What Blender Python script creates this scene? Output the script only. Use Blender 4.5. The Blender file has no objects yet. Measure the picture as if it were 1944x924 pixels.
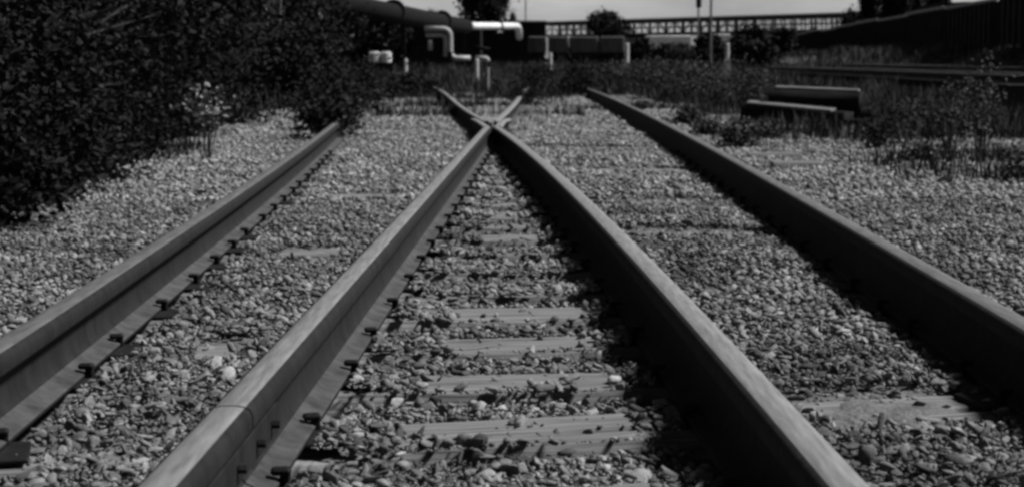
import bpy, math, random
import numpy as np
from mathutils import Vector
C = bpy.data.collections.new('railway_yard')
S = bpy.context.scene
S.collection.children.link(C)
R = math.radians
rnd = random.Random(7)
rng = np.random.default_rng(11)

# ------------------------------------------------------------------ camera
F, CX, CY, HOR, HC = 3300.0, 972.0, 462.0, 112.0, 0.715
PITCH = math.atan((CY - HOR) / F)
cam_d = bpy.data.cameras.new('camera')
cam = bpy.data.objects.new('camera', cam_d)
C.objects.link(cam)
cam.location = (0, 0, HC)
cam.rotation_euler = (math.pi / 2 - PITCH, 0, 0)
cam_d.sensor_width = 36
cam_d.lens = 36 * F / 1944
cam_d.clip_start = 0.05
cam_d.clip_end = 5000
cam_d.dof.use_dof = True
cam_d.dof.focus_distance = 4.2
cam_d.dof.aperture_fstop = 8
S.camera = cam
S.cycles.filter_width = 2.9

# ------------------------------------------------------------------ light
SUN_AZ, SUN_EL = R(86), R(53)           # azimuth clockwise from +Y
w = bpy.data.worlds.new('World')
S.world = w
w.use_nodes = True
nt = w.node_tree
bg = nt.nodes['Background']
sky = nt.nodes.new('ShaderNodeTexSky')
sky.sky_type = 'NISHITA'
sky.sun_disc = False
sky.sun_elevation = SUN_EL
sky.sun_rotation = SUN_AZ
sky.dust_density = 2.0
bw = nt.nodes.new('ShaderNodeRGBToBW')
nt.links.new(sky.outputs[0], bw.inputs[0])
tc = nt.nodes.new('ShaderNodeTexCoord')
mp = nt.nodes.new('ShaderNodeMapping')
mp.inputs['Scale'].default_value = (3, 3, 14)
cl = nt.nodes.new('ShaderNodeTexNoise')
cl.inputs['Scale'].default_value = 2.2
cl.inputs['Detail'].default_value = 6
cl.inputs['Roughness'].default_value = 0.6
cr = nt.nodes.new('ShaderNodeMapRange')
cr.inputs['From Min'].default_value = 0.3
cr.inputs['From Max'].default_value = 0.7
cr.inputs['To Min'].default_value = 0.74
cr.inputs['To Max'].default_value = 1.2
mu = nt.nodes.new('ShaderNodeMath')
mu.operation = 'MULTIPLY'
nt.links.new(tc.outputs['Generated'], mp.inputs['Vector'])
nt.links.new(mp.outputs[0], cl.inputs['Vector'])
nt.links.new(cl.outputs['Fac'], cr.inputs['Value'])
nt.links.new(bw.outputs[0], mu.inputs[0])
nt.links.new(cr.outputs[0], mu.inputs[1])
# bright hazy band near the horizon, unseen sky overhead dimmed to deepen the shade
sx_ = nt.nodes.new('ShaderNodeSeparateXYZ')
nt.links.new(tc.outputs['Generated'], sx_.inputs[0])
el = nt.nodes.new('ShaderNodeMapRange')
el.inputs['From Min'].default_value = .02
el.inputs['From Max'].default_value = .35
el.inputs['To Min'].default_value = 2.0
el.inputs['To Max'].default_value = .16
nt.links.new(sx_.outputs['Z'], el.inputs['Value'])
mu2 = nt.nodes.new('ShaderNodeMath')
mu2.operation = 'MULTIPLY'
nt.links.new(mu.outputs[0], mu2.inputs[0])
nt.links.new(el.outputs[0], mu2.inputs[1])
nt.links.new(mu2.outputs[0], bg.inputs['Color'])
bg.inputs['Strength'].default_value = 0.05
sd = bpy.data.lights.new('sun', 'SUN')
sd.energy = 4.3
sd.angle = R(11.0)
sd.color = (1, 1, 1)
sun = bpy.data.objects.new('sun', sd)
C.objects.link(sun)
sv = Vector((math.sin(SUN_AZ) * math.cos(SUN_EL), math.cos(SUN_AZ) * math.cos(SUN_EL), math.sin(SUN_EL)))
sun.rotation_euler = sv.to_track_quat('Z', 'Y').to_euler()
sun.location = (0, 0, 30)
S.view_settings.view_transform = 'Standard'
S.view_settings.look = 'None'
S.view_settings.gamma = 1
S.view_settings.use_curve_mapping = False
S.view_settings.exposure = 0.72
S.render.engine = 'CYCLES'

# ------------------------------------------------------------------ helpers
def ray(px, py):
    a, b, c_ = (px - CX) / F, 1.0, -(py - CY) / F
    c, s = math.cos(PITCH), math.sin(PITCH)
    return a, b * c + c_ * s, -b * s + c_ * c

def at(px, py, z=0.0):
    a, b, c = ray(px, py)
    t = (z - HC) / c
    return a * t, b * t

def atd(px, py, Y):
    a, b, c = ray(px, py)
    t = Y / b
    return Vector((a * t, Y, HC + c * t))

def tag(o, label=None, cat=None, group=None, kind=None):
    if label: o['label'] = label
    if cat: o['category'] = cat
    if group: o['group'] = group
    if kind: o['kind'] = kind
    return o

def thing(name, label, cat, loc=(0, 0, 0), rz=0.0, group=None):
    o = bpy.data.objects.new(name, None)
    C.objects.link(o)
    o.empty_display_size = 0.1
    o.location = loc
    o.rotation_euler = (0, 0, rz)
    return tag(o, label, cat, group)

def link_mesh(name, me, mat, parent=None, smooth=False):
    mats = mat if isinstance(mat, (list, tuple)) else [mat]
    for m in mats: me.materials.append(m)
    if smooth:
        me.polygons.foreach_set('use_smooth', [True] * len(me.polygons))
    o = bpy.data.objects.new(name, me)
    C.objects.link(o)
    if parent: o.parent = parent
    return o

class MB:
    def __init__(s): s.v, s.f, s.m = [], [], []
    def add(s, vs, fs, mi=0):
        n = len(s.v)
        s.v += [tuple(v) for v in vs]
        for f in fs:
            s.f.append(tuple(i + n for i in f)); s.m.append(mi)
        return s
    def box(s, c, size, rz=0.0, bev=0.0, mi=0, tilt=0.0):
        hx, hy, hz = size[0] / 2, size[1] / 2, size[2] / 2
        cs, sn = math.cos(rz), math.sin(rz)
        b = min(bev, hx * .9, hy * .9, hz * .9)
        def T(x, y, z):
            z = z + x * tilt
            return (c[0] + x * cs - y * sn, c[1] + x * sn + y * cs, c[2] + z)
        if b <= 0:
            vs = [T(x, y, z) for z in (-hz, hz) for x, y in ((-hx, -hy), (hx, -hy), (hx, hy), (-hx, hy))]
            s.add(vs, [(3, 2, 1, 0), (4, 5, 6, 7), (0, 1, 5, 4), (1, 2, 6, 5), (2, 3, 7, 6), (3, 0, 4, 7)], mi)
            return s
        def ring(ix, iy, z):
            return [T(x, y, z) for x, y in ((-ix + b, -iy), (ix - b, -iy), (ix, -iy + b), (ix, iy - b), (ix - b, iy), (-ix + b, iy), (-ix, iy - b), (-ix, -iy + b))]
        vs = ring(hx - b * .7, hy - b * .7, -hz) + ring(hx, hy, -hz + b) + ring(hx, hy, hz - b) + ring(hx - b * .7, hy - b * .7, hz)
        fs = [tuple(range(7, -1, -1)), tuple(range(24, 32))]
        for k in range(3):
            for i in range(8):
                j = (i + 1) % 8
                fs.append((k * 8 + i, k * 8 + j, (k + 1) * 8 + j, (k + 1) * 8 + i))
        s.add(vs, fs, mi)
        return s
    def tube(s, pts, rad, n=12, mi=0, caps=True):
        pts = [Vector(p) for p in pts]
        rad = rad if isinstance(rad, (list, tuple)) else [rad] * len(pts)
        vs, fs = [], []
        up = Vector((0, 0, 1))
        prev = None
        for i, p in enumerate(pts):
            d = (pts[min(i + 1, len(pts) - 1)] - pts[max(i - 1, 0)]).normalized()
            if prev is None:
                a = d.cross(up)
                if a.length < 1e-3: a = d.cross(Vector((0, 1, 0)))
            else:
                a = prev - d * prev.dot(d)
            a.normalize(); prev = a
            b = d.cross(a)
            for k in range(n):
                t = 2 * math.pi * k / n
                vs.append(p + (a * math.cos(t) + b * math.sin(t)) * rad[i])
        for i in range(len(pts) - 1):
            for k in range(n):
                q = (k + 1) % n
                fs.append((i * n + k, i * n + q, (i + 1) * n + q, (i + 1) * n + k))
        if caps:
            fs.append(tuple(range(n - 1, -1, -1)))
            fs.append(tuple((len(pts) - 1) * n + k for k in range(n)))
        s.add(vs, fs, mi)
        return s
    def build(s, name, mat, parent=None, smooth=False):
        me = bpy.data.meshes.new(name)
        me.from_pydata(s.v, [], s.f)
        me.update()
        o = link_mesh(name, me, mat, parent, smooth)
        if max(s.m) > 0: me.polygons.foreach_set('material_index', s.m)
        return o

def np_mesh(name, V, Fc):
    """V (n,3), Fc (m,k) all faces the same size"""
    me = bpy.data.meshes.new(name)
    V = np.ascontiguousarray(V, dtype=np.float32); Fc = np.ascontiguousarray(Fc, dtype=np.int32)
    k = Fc.shape[1]
    me.vertices.add(len(V)); me.vertices.foreach_set('co', V.ravel())
    me.loops.add(Fc.size); me.loops.foreach_set('vertex_index', Fc.ravel())
    me.polygons.add(len(Fc))
    me.polygons.foreach_set('loop_start', np.arange(0, Fc.size, k, dtype=np.int32))
    me.update(calc_edges=True)
    return me

_L = rng.random((256, 256))
def noise(x, y, sc=1.0, oct=3):
    x = np.asarray(x, float) * sc; y = np.asarray(y, float) * sc
    r = 0; a = 1; tot = 0
    for k in range(oct):
        xi = np.floor(x).astype(int); yi = np.floor(y).astype(int)
        fx = x - xi; fy = y - yi
        fx = fx * fx * (3 - 2 * fx); fy = fy * fy * (3 - 2 * fy)
        g = lambda i, j: _L[(xi + i + 37 * k) % 256, (yi + j + 91 * k) % 256]
        r = r + a * ((g(0, 0) * (1 - fx) + g(1, 0) * fx) * (1 - fy) + (g(0, 1) * (1 - fx) + g(1, 1) * fx) * fy)
        tot += a; a *= .5; x = x * 2.03; y = y * 2.03
    return r / tot

# ------------------------------------------------------------------ materials
def mat(name, lo, hi, scale=6.0, rough=.85, metal=0.0, bump=0.0, stretch=(1, 1, 1), bscale=None, island=0.0, detail=6, spec=.4, patch=0.0):
    m = bpy.data.materials.new(name)
    m.use_nodes = True
    t = m.node_tree; N = t.nodes; K = t.links
    p = N['Principled BSDF']
    p.inputs['Roughness'].default_value = rough
    p.inputs['Metallic'].default_value = metal
    p.inputs['Specular IOR Level'].default_value = spec
    co = N.new('ShaderNodeTexCoord')
    ma = N.new('ShaderNodeMapping'); ma.inputs['Scale'].default_value = stretch
    K.new(co.outputs['Object'], ma.inputs['Vector'])
    n = N.new('ShaderNodeTexNoise'); n.inputs['Scale'].default_value = scale; n.inputs['Detail'].default_value = detail
    n.inputs['Roughness'].default_value = .65
    K.new(ma.outputs[0], n.inputs['Vector'])
    r = N.new('ShaderNodeMapRange')
    r.inputs['From Min'].default_value = .32; r.inputs['From Max'].default_value = .68
    r.inputs['To Min'].default_value = lo; r.inputs['To Max'].default_value = hi
    K.new(n.outputs['Fac'], r.inputs['Value'])
    out = r.outputs[0]
    if island > 0:
        g = N.new('ShaderNodeNewGeometry')
        q = N.new('ShaderNodeMapRange')
        q.inputs['To Min'].default_value = 1 - island; q.inputs['To Max'].default_value = 1 + island
        K.new(g.outputs['Random Per Island'], q.inputs['Value'])
        x = N.new('ShaderNodeMath'); x.operation = 'MULTIPLY'
        K.new(out, x.inputs[0]); K.new(q.outputs[0], x.inputs[1])
        out = x.outputs[0]
    if patch > 0:
        n3 = N.new('ShaderNodeTexNoise'); n3.inputs['Scale'].default_value = 2.6; n3.inputs['Detail'].default_value = 4
        K.new(co.outputs['Object'], n3.inputs['Vector'])
        q3 = N.new('ShaderNodeMapRange'); q3.inputs['From Min'].default_value = .35; q3.inputs['From Max'].default_value = .65
        q3.inputs['To Min'].default_value = 1 - patch; q3.inputs['To Max'].default_value = 1 + patch * .4
        K.new(n3.outputs['Fac'], q3.inputs['Value'])
        x3 = N.new('ShaderNodeMath'); x3.operation = 'MULTIPLY'
        K.new(out, x3.inputs[0]); K.new(q3.outputs[0], x3.inputs[1]); out = x3.outputs[0]
    K.new(out, p.inputs['Base Color'])
    if bump > 0:
        b = N.new('ShaderNodeBump'); b.inputs['Strength'].default_value = 1.0; b.inputs['Distance'].default_value = bump
        n2 = N.new('ShaderNodeTexNoise'); n2.inputs['Scale'].default_value = bscale or scale * 3; n2.inputs['Detail'].default_value = 5
        K.new(ma.outputs[0], n2.inputs['Vector'])
        K.new(n2.outputs['Fac'], b.inputs['Height']); K.new(b.outputs[0], p.inputs['Normal'])
    return m

M = dict(
    stone=mat('ballast_stone', .085, .20, 45, .9, bump=.0015, bscale=180, island=.62, spec=.15, patch=.45),
    mast=mat('galvanised_mast', .08, .12, 2, .7),
    gravel=mat('pale_dusty_gravel', .135, .27, 30, .9, bump=.0015, bscale=180, island=.5, spec=.2, patch=.4),
    grass_pale=mat('pale_bank_grass', .045, .085, .8, .85, island=.4, spec=.15),
    bed=mat('ballast_bed_dust', .06, .13, 14, .95, bump=.02, bscale=60),
    dirt=mat('bare_earth', .03, .06, 1.2, .95, bump=.03, bscale=8),
    timber=mat('weathered_timber', .03, .2, 3.0, .9, bump=.005, stretch=(1, 26, 26), bscale=5, detail=9),
    timber_dark=mat('tarred_timber', .003, .014, 3.5, .85, bump=.004, stretch=(1, 14, 14), bscale=5, detail=9, spec=.08),
    timber_pale=mat('pale_timber', .06, .15, 5, .9, bump=.004, stretch=(1, 10, 10), bscale=5),
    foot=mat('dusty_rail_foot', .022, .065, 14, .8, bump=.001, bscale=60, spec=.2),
    head_dull=mat('dull_rail_head', .07, .14, 7, .6, metal=.3, stretch=(8, 1, 1), bump=.0004, bscale=30),
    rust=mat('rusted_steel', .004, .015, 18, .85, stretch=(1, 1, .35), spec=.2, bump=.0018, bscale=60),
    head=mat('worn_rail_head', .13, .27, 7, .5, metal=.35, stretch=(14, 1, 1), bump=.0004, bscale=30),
    iron=mat('dark_iron', .01, .02, 20, .7, metal=.4, bump=.001, bscale=90, spec=.08),
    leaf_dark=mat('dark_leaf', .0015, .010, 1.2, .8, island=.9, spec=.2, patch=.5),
    leaf=mat('weed_leaf', .012, .03, 3, .75, island=.5, spec=.3),
    leaf_pale=mat('pale_leaf', .09, .22, 6, .6, island=.3, spec=.3),
    bark=mat('bark', .015, .03, 12, .9, bump=.01),
    twig=mat('bleached_twig', .15, .25, 12, .8),
    grass=mat('dry_grass', .018, .04, 1.5, .8, island=.5, spec=.2),
    pipe_pale=mat('weathered_cladding', .22, .42, 6, .6, bump=.002, bscale=10),
    pipe=mat('pipe_cladding', .5, .75, 2.5, .45, metal=.0, bump=.002, bscale=10),
    pipe_dark=mat('shade_dark_pipe', .002, .006, 2.5, .8, spec=.1, bump=.002, bscale=10),  # near-black colour carries the shade of the backlit pipe
    concrete=mat('concrete', .3, .5, 6, .9, bump=.003),
    wagon=mat('wagon_paint', .010, .022, 2.0, .8, bump=.003, bscale=8, spec=.08),
    wagon_rim_lit=mat('wagon_rim_lit', .16, .26, 4, .7),  # pale colour paints in the lit line along the wagon tops
    car_grey=mat('grey_wagon_paint', .04, .08, 1.2, .8, bump=.003),
    bridge=mat('bridge_steel', .02, .035, 1, .7, metal=.2, spec=.08),
    wall=mat('pale_render', .5, .65, .6, .9),
    wall_dark=mat('dark_cladding', .006, .012, .6, .9, spec=.08),
    roof=mat('dark_roof', .01, .02, .6, .9, spec=.08),
    drum=mat('pale_plastic', .35, .6, 4, .4),
    glass=mat('window_glass', .02, .03, 4, .15),
    white_stone=mat('white_stone', .2, .36, 20, .8, bump=.002),
)

# ------------------------------------------------------------------ ground
def bank(x):                           # low grassy bank on the right, carrying the far siding
    t = np.clip((np.asarray(x, float) - 17.5) / 3.0, 0, 1)
    return t * t * (3 - 2 * t) * .95
def terrain(x, y):
    return -.07 + bank(x) * np.clip((np.asarray(y, float) - 20) / 20, 0, 1) + (noise(x, y, .35, 2) - .5) * .06

xs = np.unique(np.concatenate([np.linspace(-1500, -60, 10), np.linspace(-60, 60, 121), np.linspace(60, 1500, 10)]))
ys = np.unique(np.concatenate([np.linspace(-60, 0, 6), np.linspace(0, 120, 121), np.linspace(120, 400, 15), np.linspace(400, 3500, 10)]))
gx, gy = np.meshgrid(xs, ys)
gz = terrain(gx, gy)
V = np.stack([gx.ravel(), gy.ravel(), gz.ravel()], 1)
nx = len(xs)
ii, jj = np.meshgrid(np.arange(nx - 1), np.arange(len(ys) - 1))
a = (jj * nx + ii).ravel()
o = link_mesh('ground', np_mesh('ground', V, np.stack([a, a + 1, a + nx + 1, a + nx], 1)), M['dirt'], smooth=True)
tag(o, kind='structure')

# rail centre lines (from the head tops seen in the photograph), z = head top
HT = .165
def line(pix):
    return [at(px, py, HT) for px, py in pix]
def spline(p, step=.25):
    P = np.array(p); y = np.arange(P[0, 1], P[-1, 1], step); y = np.append(y, P[-1, 1])
    deg = min(3, len(P) - 1)
    c = np.polyfit(P[:, 1], P[:, 0], deg)
    return np.stack([np.polyval(c, y), y], 1), c
A3 = [(.455, 1.2), (.44, 2.2), (.415, 3.17), (.355, 5.14), (.235, 7.65), (-.135, 14.4)]
c3 = np.polyfit([p[1] for p in A3], [p[0] for p in A3], 2)
A2 = [(-.49, 1.2), (-.47, 2.2), (-.455, 2.7), (-.425, 3.8), (-.39, 4.96), (-.325, 7.65), (-.21, 14.4)]
c2 = np.polyfit([p[1] for p in A2], [p[0] for p in A2], 1)
x1 = lambda y: np.interp(y, [0, 3.29, 5.37, 7.2, 13.95, 22, 34], [-.87, -.985, -1.075, -1.165, -1.46, -1.95, -2.9])
A4 = [(1.0, 1.2), (1.075, 3.63), (1.13, 5.29), (1.21, 8.85), (1.33, 15.76), (1.43, 31.59)]
c4 = np.polyfit([p[1] for p in A4], [p[0] for p in A4], 2)
c1 = np.polyfit([1, 3.29, 5.37, 7.2, 13.95, 22, 34], [-.905, -.985, -1.075, -1.165, -1.46, -1.95, -2.9], 2)
r1 = lambda y: np.polyval(c1, y)
r2 = lambda y: np.polyval(c2, y)
r3 = lambda y: np.polyval(c3, y)
r4 = lambda y: np.polyval(c4, y)

# frog: theoretical crossing of the two closure rails
yy = np.linspace(10, 18, 4001)
YF = float(yy[np.argmin(np.abs(r2(yy) - r3(yy)))]); XF = float(r2(YF))

# rail section, x across, z up from foot (height .151, foot bottom at .014)
HALF = [(.065, 0), (.066, .009), (.060, .012), (.040, .017), (.022, .026), (.013, .040), (.0095, .060), (.009, .085), (.012, .098), (.022, .106), (.034, .110),
        (.036, .116), (.036, .134), (.032, .144), (.024, .149), (.012, .1515)]
PROF = HALF + [(-u, z) for u, z in reversed(HALF)]
TOPS = {'left': {14, 15, 16}, 'right': {12, 13, 14, 15, 16}}
def rail_mesh(name, pts, z0=.014, parent=None, dull=False, dip=0.0, side='right'):
    n = len(PROF); vs = []; fs = []; mi = []
    P = [Vector((p[0], p[1], 0)) for p in pts]
    for i, p in enumerate(P):
        d = (P[min(i + 1, len(P) - 1)] - P[max(i - 1, 0)]).normalized()
        nrm = Vector((d.y, -d.x, 0))
        for (u, z) in PROF:
            q = p + nrm * u
            vs.append((q.x, q.y, z0 + z + dip))
    for i in range(len(P) - 1):
        for k in range(n):
            q = (k + 1) % n
            fs.append((i * n + k, (i + 1) * n + k, (i + 1) * n + q, i * n + q)); mi.append(1 if k in TOPS[side] else 2 if k in (1, 2, 3) else 0)  # left foot faces coloured dark rust to deepen the shade on that side
    b0 = len(vs); vs += vs[:n] + vs[(len(P) - 1) * n:len(P) * n]
    fs.append(tuple(range(b0, b0 + n))); mi.append(0)
    fs.append(tuple(b0 + n + k for k in range(n - 1, -1, -1))); mi.append(0)
    me = bpy.data.meshes.new(name)
    me.from_pydata(vs, [], fs); me.update()
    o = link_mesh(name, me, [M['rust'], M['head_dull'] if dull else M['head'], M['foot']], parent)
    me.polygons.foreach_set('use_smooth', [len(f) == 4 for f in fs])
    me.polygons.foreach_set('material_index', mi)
    return o
def pts(fn, y0, y1, step=.3):
    y = np.linspace(y0, y1, max(2, int((y1 - y0) / step)))
    return [(float(fn(q)), float(q)) for q in y]

def fishplate(parent, fn, y, side):
    m = MB()
    x = float(fn(y)); dx = float(fn(y + .1) - fn(y - .1)) / .2
    rz = -math.atan(dx)
    m.box((x + side * .020, y, .014 + .07), (.014, .62, .06), rz, .004)
    o = m.build('fishplate', M['rust'], parent)
    for k in (-.24, -.09, .09, .24):
        b = MB(); b.tube([(x + side * .029 + dx * k, y + k, .085), (x + side * .042 + dx * k, y + k, .085)], .008, 6)
        b.build('bolt', M['rust'], o)

YJ = 2.73; YJ2 = 4.98
specs = [
    ('stock_rail', r1, .8, 33, 'leftmost rail, running from the lower left edge into the weeds', 0),
    ('stock_rail', r4, .8, 33, 'rightmost rail of the turnout, thick black shadow on its left side', 0),
    ('closure_rail', r2, .8, YJ - .004, 'near end of the second rail from the left, cut by the bottom edge', 0),
    ('closure_rail', r2, YJ + .004, YF - .95, 'second rail from the left, from its near joint up to the crossing', 0),
    ('closure_rail', r3, .8, YF - .75, 'bright topped third rail from the left, casting a broad black shadow', 0),
]
for nm, fn, y0, y1, lab, dp in specs:
    t = thing(nm, lab, 'rail', (0, 0, 0), 0, 'rails of the turnout')
    rail_mesh('rail_bar', pts(fn, y0, y1), parent=t, dip=dp, dull=fn in (r1, r4), side='left' if fn in (r1, r2) else 'right')
    if fn is r2 and y1 < 3:
        fishplate(t, r2, YJ, 1); fishplate(t, r2, YJ, -1)
    if fn is r2 and y0 > 2.5:
        pass
# far length of closure rail, bending into its wing
s2 = float(c2[0]); s3f = lambda y: float(np.polyval(np.polyder(c3), y))
sl3 = s3f(YF)
def far2(y):
    y = np.asarray(y, float)
    xk = r2(YF - .9)
    return np.where(y < YF - .9, r2(y), xk + (y - (YF - .9)) * sl3)
def wing3(y):
    y = np.asarray(y, float)
    xk = r3(YF - .9)
    return np.where(y < YF - .9, r3(y), xk + (y - (YF - .9)) * s2)
fr = thing('rail_frog', 'steel frog where the two middle rails cross in an X', 'rail crossing', (XF, YF, 0))
def loc(ps): return [(p[0] - XF, p[1] - YF) for p in ps]
rail_mesh('wing_rail', loc([(float(far2(y)) - .0, y) for y in (YF - .94, YF - .9, YF, YF + .6)] + [(float(far2(YF + .6)) - .05, YF + 1.1)]), parent=fr)
rail_mesh('wing_rail', loc([(float(wing3(y)), y) for y in (YF - .74, YF, YF + .6)] + [(float(wing3(YF + .6)) + .05, YF + 1.1)]), parent=fr)
m = MB()
m.add([(-.01, .1, .1), (.01, .1, .1), (.06, 1.6, .1), (-.09, 1.6, .1), (-.01, .1, .163), (.01, .1, .163), (.06, 1.6, .163), (-.09, 1.6, .163)],
      [(3, 2, 1, 0), (4, 5, 6, 7), (0, 1, 5, 4), (1, 2, 6, 5), (2, 3, 7, 6), (3, 0, 4, 7)])
m.build('frog_nose', M['head'], fr)
m = MB(); m.box((0, .3, .018), (.42, 2.2, .02), 0, .004); m.build('base_plate', M['rust'], fr)
# legs beyond the frog
legA = [(XF - .05, YF + .45), (-.52, 19.5), (-.93, 25.5), (-1.3, 31.6), (-1.7, 36)]
legB = [(XF + .02, YF + .45), (-.03, 19.5), (.10, 25.5), (.25, 32), (.36, 36)]
def smooth_path(p):
    c = np.polyfit([q[1] for q in p], [q[0] for q in p], 3)
    y = np.linspace(p[0][1], p[-1][1], 50)
    return [(float(np.polyval(c, q)), float(q)) for q in y]
for p, lab in ((legA, 'rail beyond the crossing running up to the left into weeds'), (legB, 'rail beyond the crossing running up to the right behind a bush')):
    t = thing('crossing_rail', lab, 'rail', (0, 0, 0), 0, 'rails of the turnout')
    rail_mesh('rail_bar', smooth_path(p), parent=t)
# check rails are absent in the photograph; a dropped flange-way filler is not built

# ------------------------------------------------------------------ sleepers
def sleeper_mesh(L, W, T, seed):
    nu, nv = 90, 12
    u = np.linspace(-L / 2, L / 2, nu); v = np.linspace(-W / 2, W / 2, nv)
    U, Vv = np.meshgrid(u, v)
    g = noise(U * .9 + seed * 13.7, Vv * 26 + seed * 5.1, 1.0, 3)
    Z = (g - .5) * .010 - np.where(np.abs(Vv) > W / 2 - .006, .004, 0)
    crack = noise(U * .35 + seed * 3.3, Vv * 11 + seed * 7.7, 1, 1)
    Z = Z - np.exp(-((crack - .5) / .022) ** 2) * .02 - (noise(U * 3 + seed, Vv * 3 + 5, 1, 2) > .68) * .006
    top = np.stack([U.ravel(), Vv.ravel(), Z.ravel()], 1)
    bot = top.copy(); bot[:, 2] = -T
    Vn = np.concatenate([top, bot])
    i, j = np.meshgrid(np.arange(nu - 1), np.arange(nv - 1)); a = (j * nu + i).ravel()
    faces = [np.stack([a, a + 1, a + nu + 1, a + nu], 1)]
    n = nu * nv
    per = [(j * nu + i) for j, i in [(0, k) for k in range(nu)] + [(k, nu - 1) for k in range(1, nv)] + [(nv - 1, k) for k in range(nu - 2, -1, -1)] + [(k, 0) for k in range(nv - 2, 0, -1)]]
    per = np.array(per); nx_ = np.roll(per, -1)
    faces.append(np.stack([per, per + n, nx_ + n, nx_], 1))
    faces.append((np.stack([a, a + nu, a + nu + 1, a + 1], 1) + n))
    return np_mesh('sleeper', Vn, np.concatenate(faces))
SLY = [2.25, 2.78, 3.30, 3.82, 4.33, 4.83] 
while SLY[-1] < 31: SLY.append(SLY[-1] + .53)
SLM = [sleeper_mesh(3.7, .225, .16, k) for k in range(6)]
for me in SLM: me.materials.append(M['timber'])
ordn = ['nearest', 'second', 'third', 'fourth', 'fifth', 'sixth', 'seventh', 'eighth', 'ninth', 'tenth']
sl_rot = []
vis = 0
for i, y in enumerate(SLY):
    o = bpy.data.objects.new('railway_sleeper', SLM[i % 6]); C.objects.link(o)
    rz = {2: .25, 3: .07, 4: .17, 5: .05, 9: .09}.get(i, rnd.gauss(.02, .03)); sl_rot.append(rz)
    o.location = (.05 + rnd.uniform(-.06, .06), y, .004 + rnd.uniform(-.004, .003)); o.rotation_euler = (0, 0, rz)
    if y >= 3.2 and vis < 5:
        lab = '%s exposed weathered timber sleeper counted from the bottom of the picture' % ordn[vis]; vis += 1
    elif y < 3.2: lab = 'timber sleeper buried under ballast at the bottom edge'
    elif y < 7: lab = 'timber sleeper mostly buried in ballast in the middle of the turnout'
    elif y < YF - .6: lab = 'weathered timber sleeper in the close ladder just before the crossing'
    else: lab = 'timber sleeper under ballast beyond the crossing'
    tag(o, lab, 'sleeper', 'timber sleepers across the turnout')
sl_rot = np.array(sl_rot); SLA = np.array(SLY)
covered = {6, 7, 8}                                    # buried even in the middle bay

# ------------------------------------------------------------------ tie plates
def make_plate():
    t = thing('tie_plate', 'rusty tie plate with spikes holding the rail foot', 'tie plate')
    m = MB(); m.box((0, 0, .006), (.25, .15, .010), 0, .003); m.build('plate', M['iron'], t)
    for sx in (-1, 1):
        for sy in (sx,):
            b = MB()
            b.box((sx * .077, sy * .045, .018), (.018, .018, .032), 0, .003)
            b.box((sx * .070, sy * .045, .036), (.034, .024, .012), 0, .004)
            b.build('spike', M['iron'], t)
    return t
proto = make_plate(); first = True
used_names = {0: 'leftmost', 1: 'second', 2: 'third', 3: 'rightmost'}
for i, y in enumerate(SLY):
    if y > 13.3: break
    for k, fn in enumerate((r1, r2, r3, r4)):
        x = float(fn(y))
        if first: o = proto; first = False
        else:
            o = proto.copy(); C.objects.link(o)
            for ch in proto.children:
                c_ = ch.copy(); C.objects.link(c_); c_.parent = o
        o.location = (x, y + sl_rot[i] * x, .004)
        o.rotation_euler = (0, 0, sl_rot[i] + rnd.uniform(-.03, .03))
        o['group'] = 'tie plates under the %s rail from the left' % ('first', 'second', 'third', 'fourth')[k]
        o['label'] = 'dark tie plate with spikes under the %s rail from the left' % ('first', 'second', 'third', 'fourth')[k]

# ------------------------------------------------------------------ ballast
def left_edge(y): return np.interp(y, [0, 7.3, 9.3, 12.8, 15.8, 18, 24, 34], [-2.6, -2.45, -2.35, -2.5, -2.8, -2.9, -3.0, -2.6]) - .3
def right_edge(y): return np.interp(y, [0, 8, 14, 22, 30, 36], [3.2, 4.2, 6.2, 8.0, 5.0, 2.4])
def base_h(x, y):
    x = np.asarray(x, float); y = np.asarray(y, float)
    h = .012 + (noise(x, y, 1.3, 3) - .5) * .04
    mid = (x > r2(y)) & (x < r3(y)) & (y < YF)
    h = np.where(mid, -.024 - .012 * np.clip((y - 5) / 3, 0, 1) + (noise(x + 9, y, 3, 2) - .5) * .02, h)
    for fn in (r1, r4):
        d = np.abs(x - fn(y)); h = h - .028 * np.exp(-(d / .13) ** 2)
    for fn in (r2, r3):
        d = np.abs(x - fn(y)); h = h - np.where(y < YF, .012, 0) * np.exp(-(d / .10) ** 2)
    e = np.clip((x - 2.6) / 2, 0, 1)
    h = h - e * .05
    return h

# bed sheet under the loose stones
bx = np.arange(-3.2, 8.3, .06); by = np.arange(.6, 37, .08)
X, Y = np.meshgrid(bx, by)
inside = (X > left_edge(Y)) & (X < right_edge(Y))
Z = base_h(X, Y) - .018 + (noise(X, Y, 14, 2) - .5) * .02
Z = np.where(inside, Z, terrain(X, Y) - .02)
n = len(bx); i, j = np.meshgrid(np.arange(n - 1), np.arange(len(by) - 1)); a = (j * n + i).ravel()
keep = inside.ravel()[a] | inside.ravel()[a + n + 1]
a = a[keep]
o = link_mesh('ballast_bed', np_mesh('ballast_bed', np.stack([X.ravel(), Y.ravel(), Z.ravel()], 1), np.stack([a, a + 1, a + n + 1, a + n], 1)), M['bed'], smooth=True)
tag(o, kind='structure')

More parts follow.
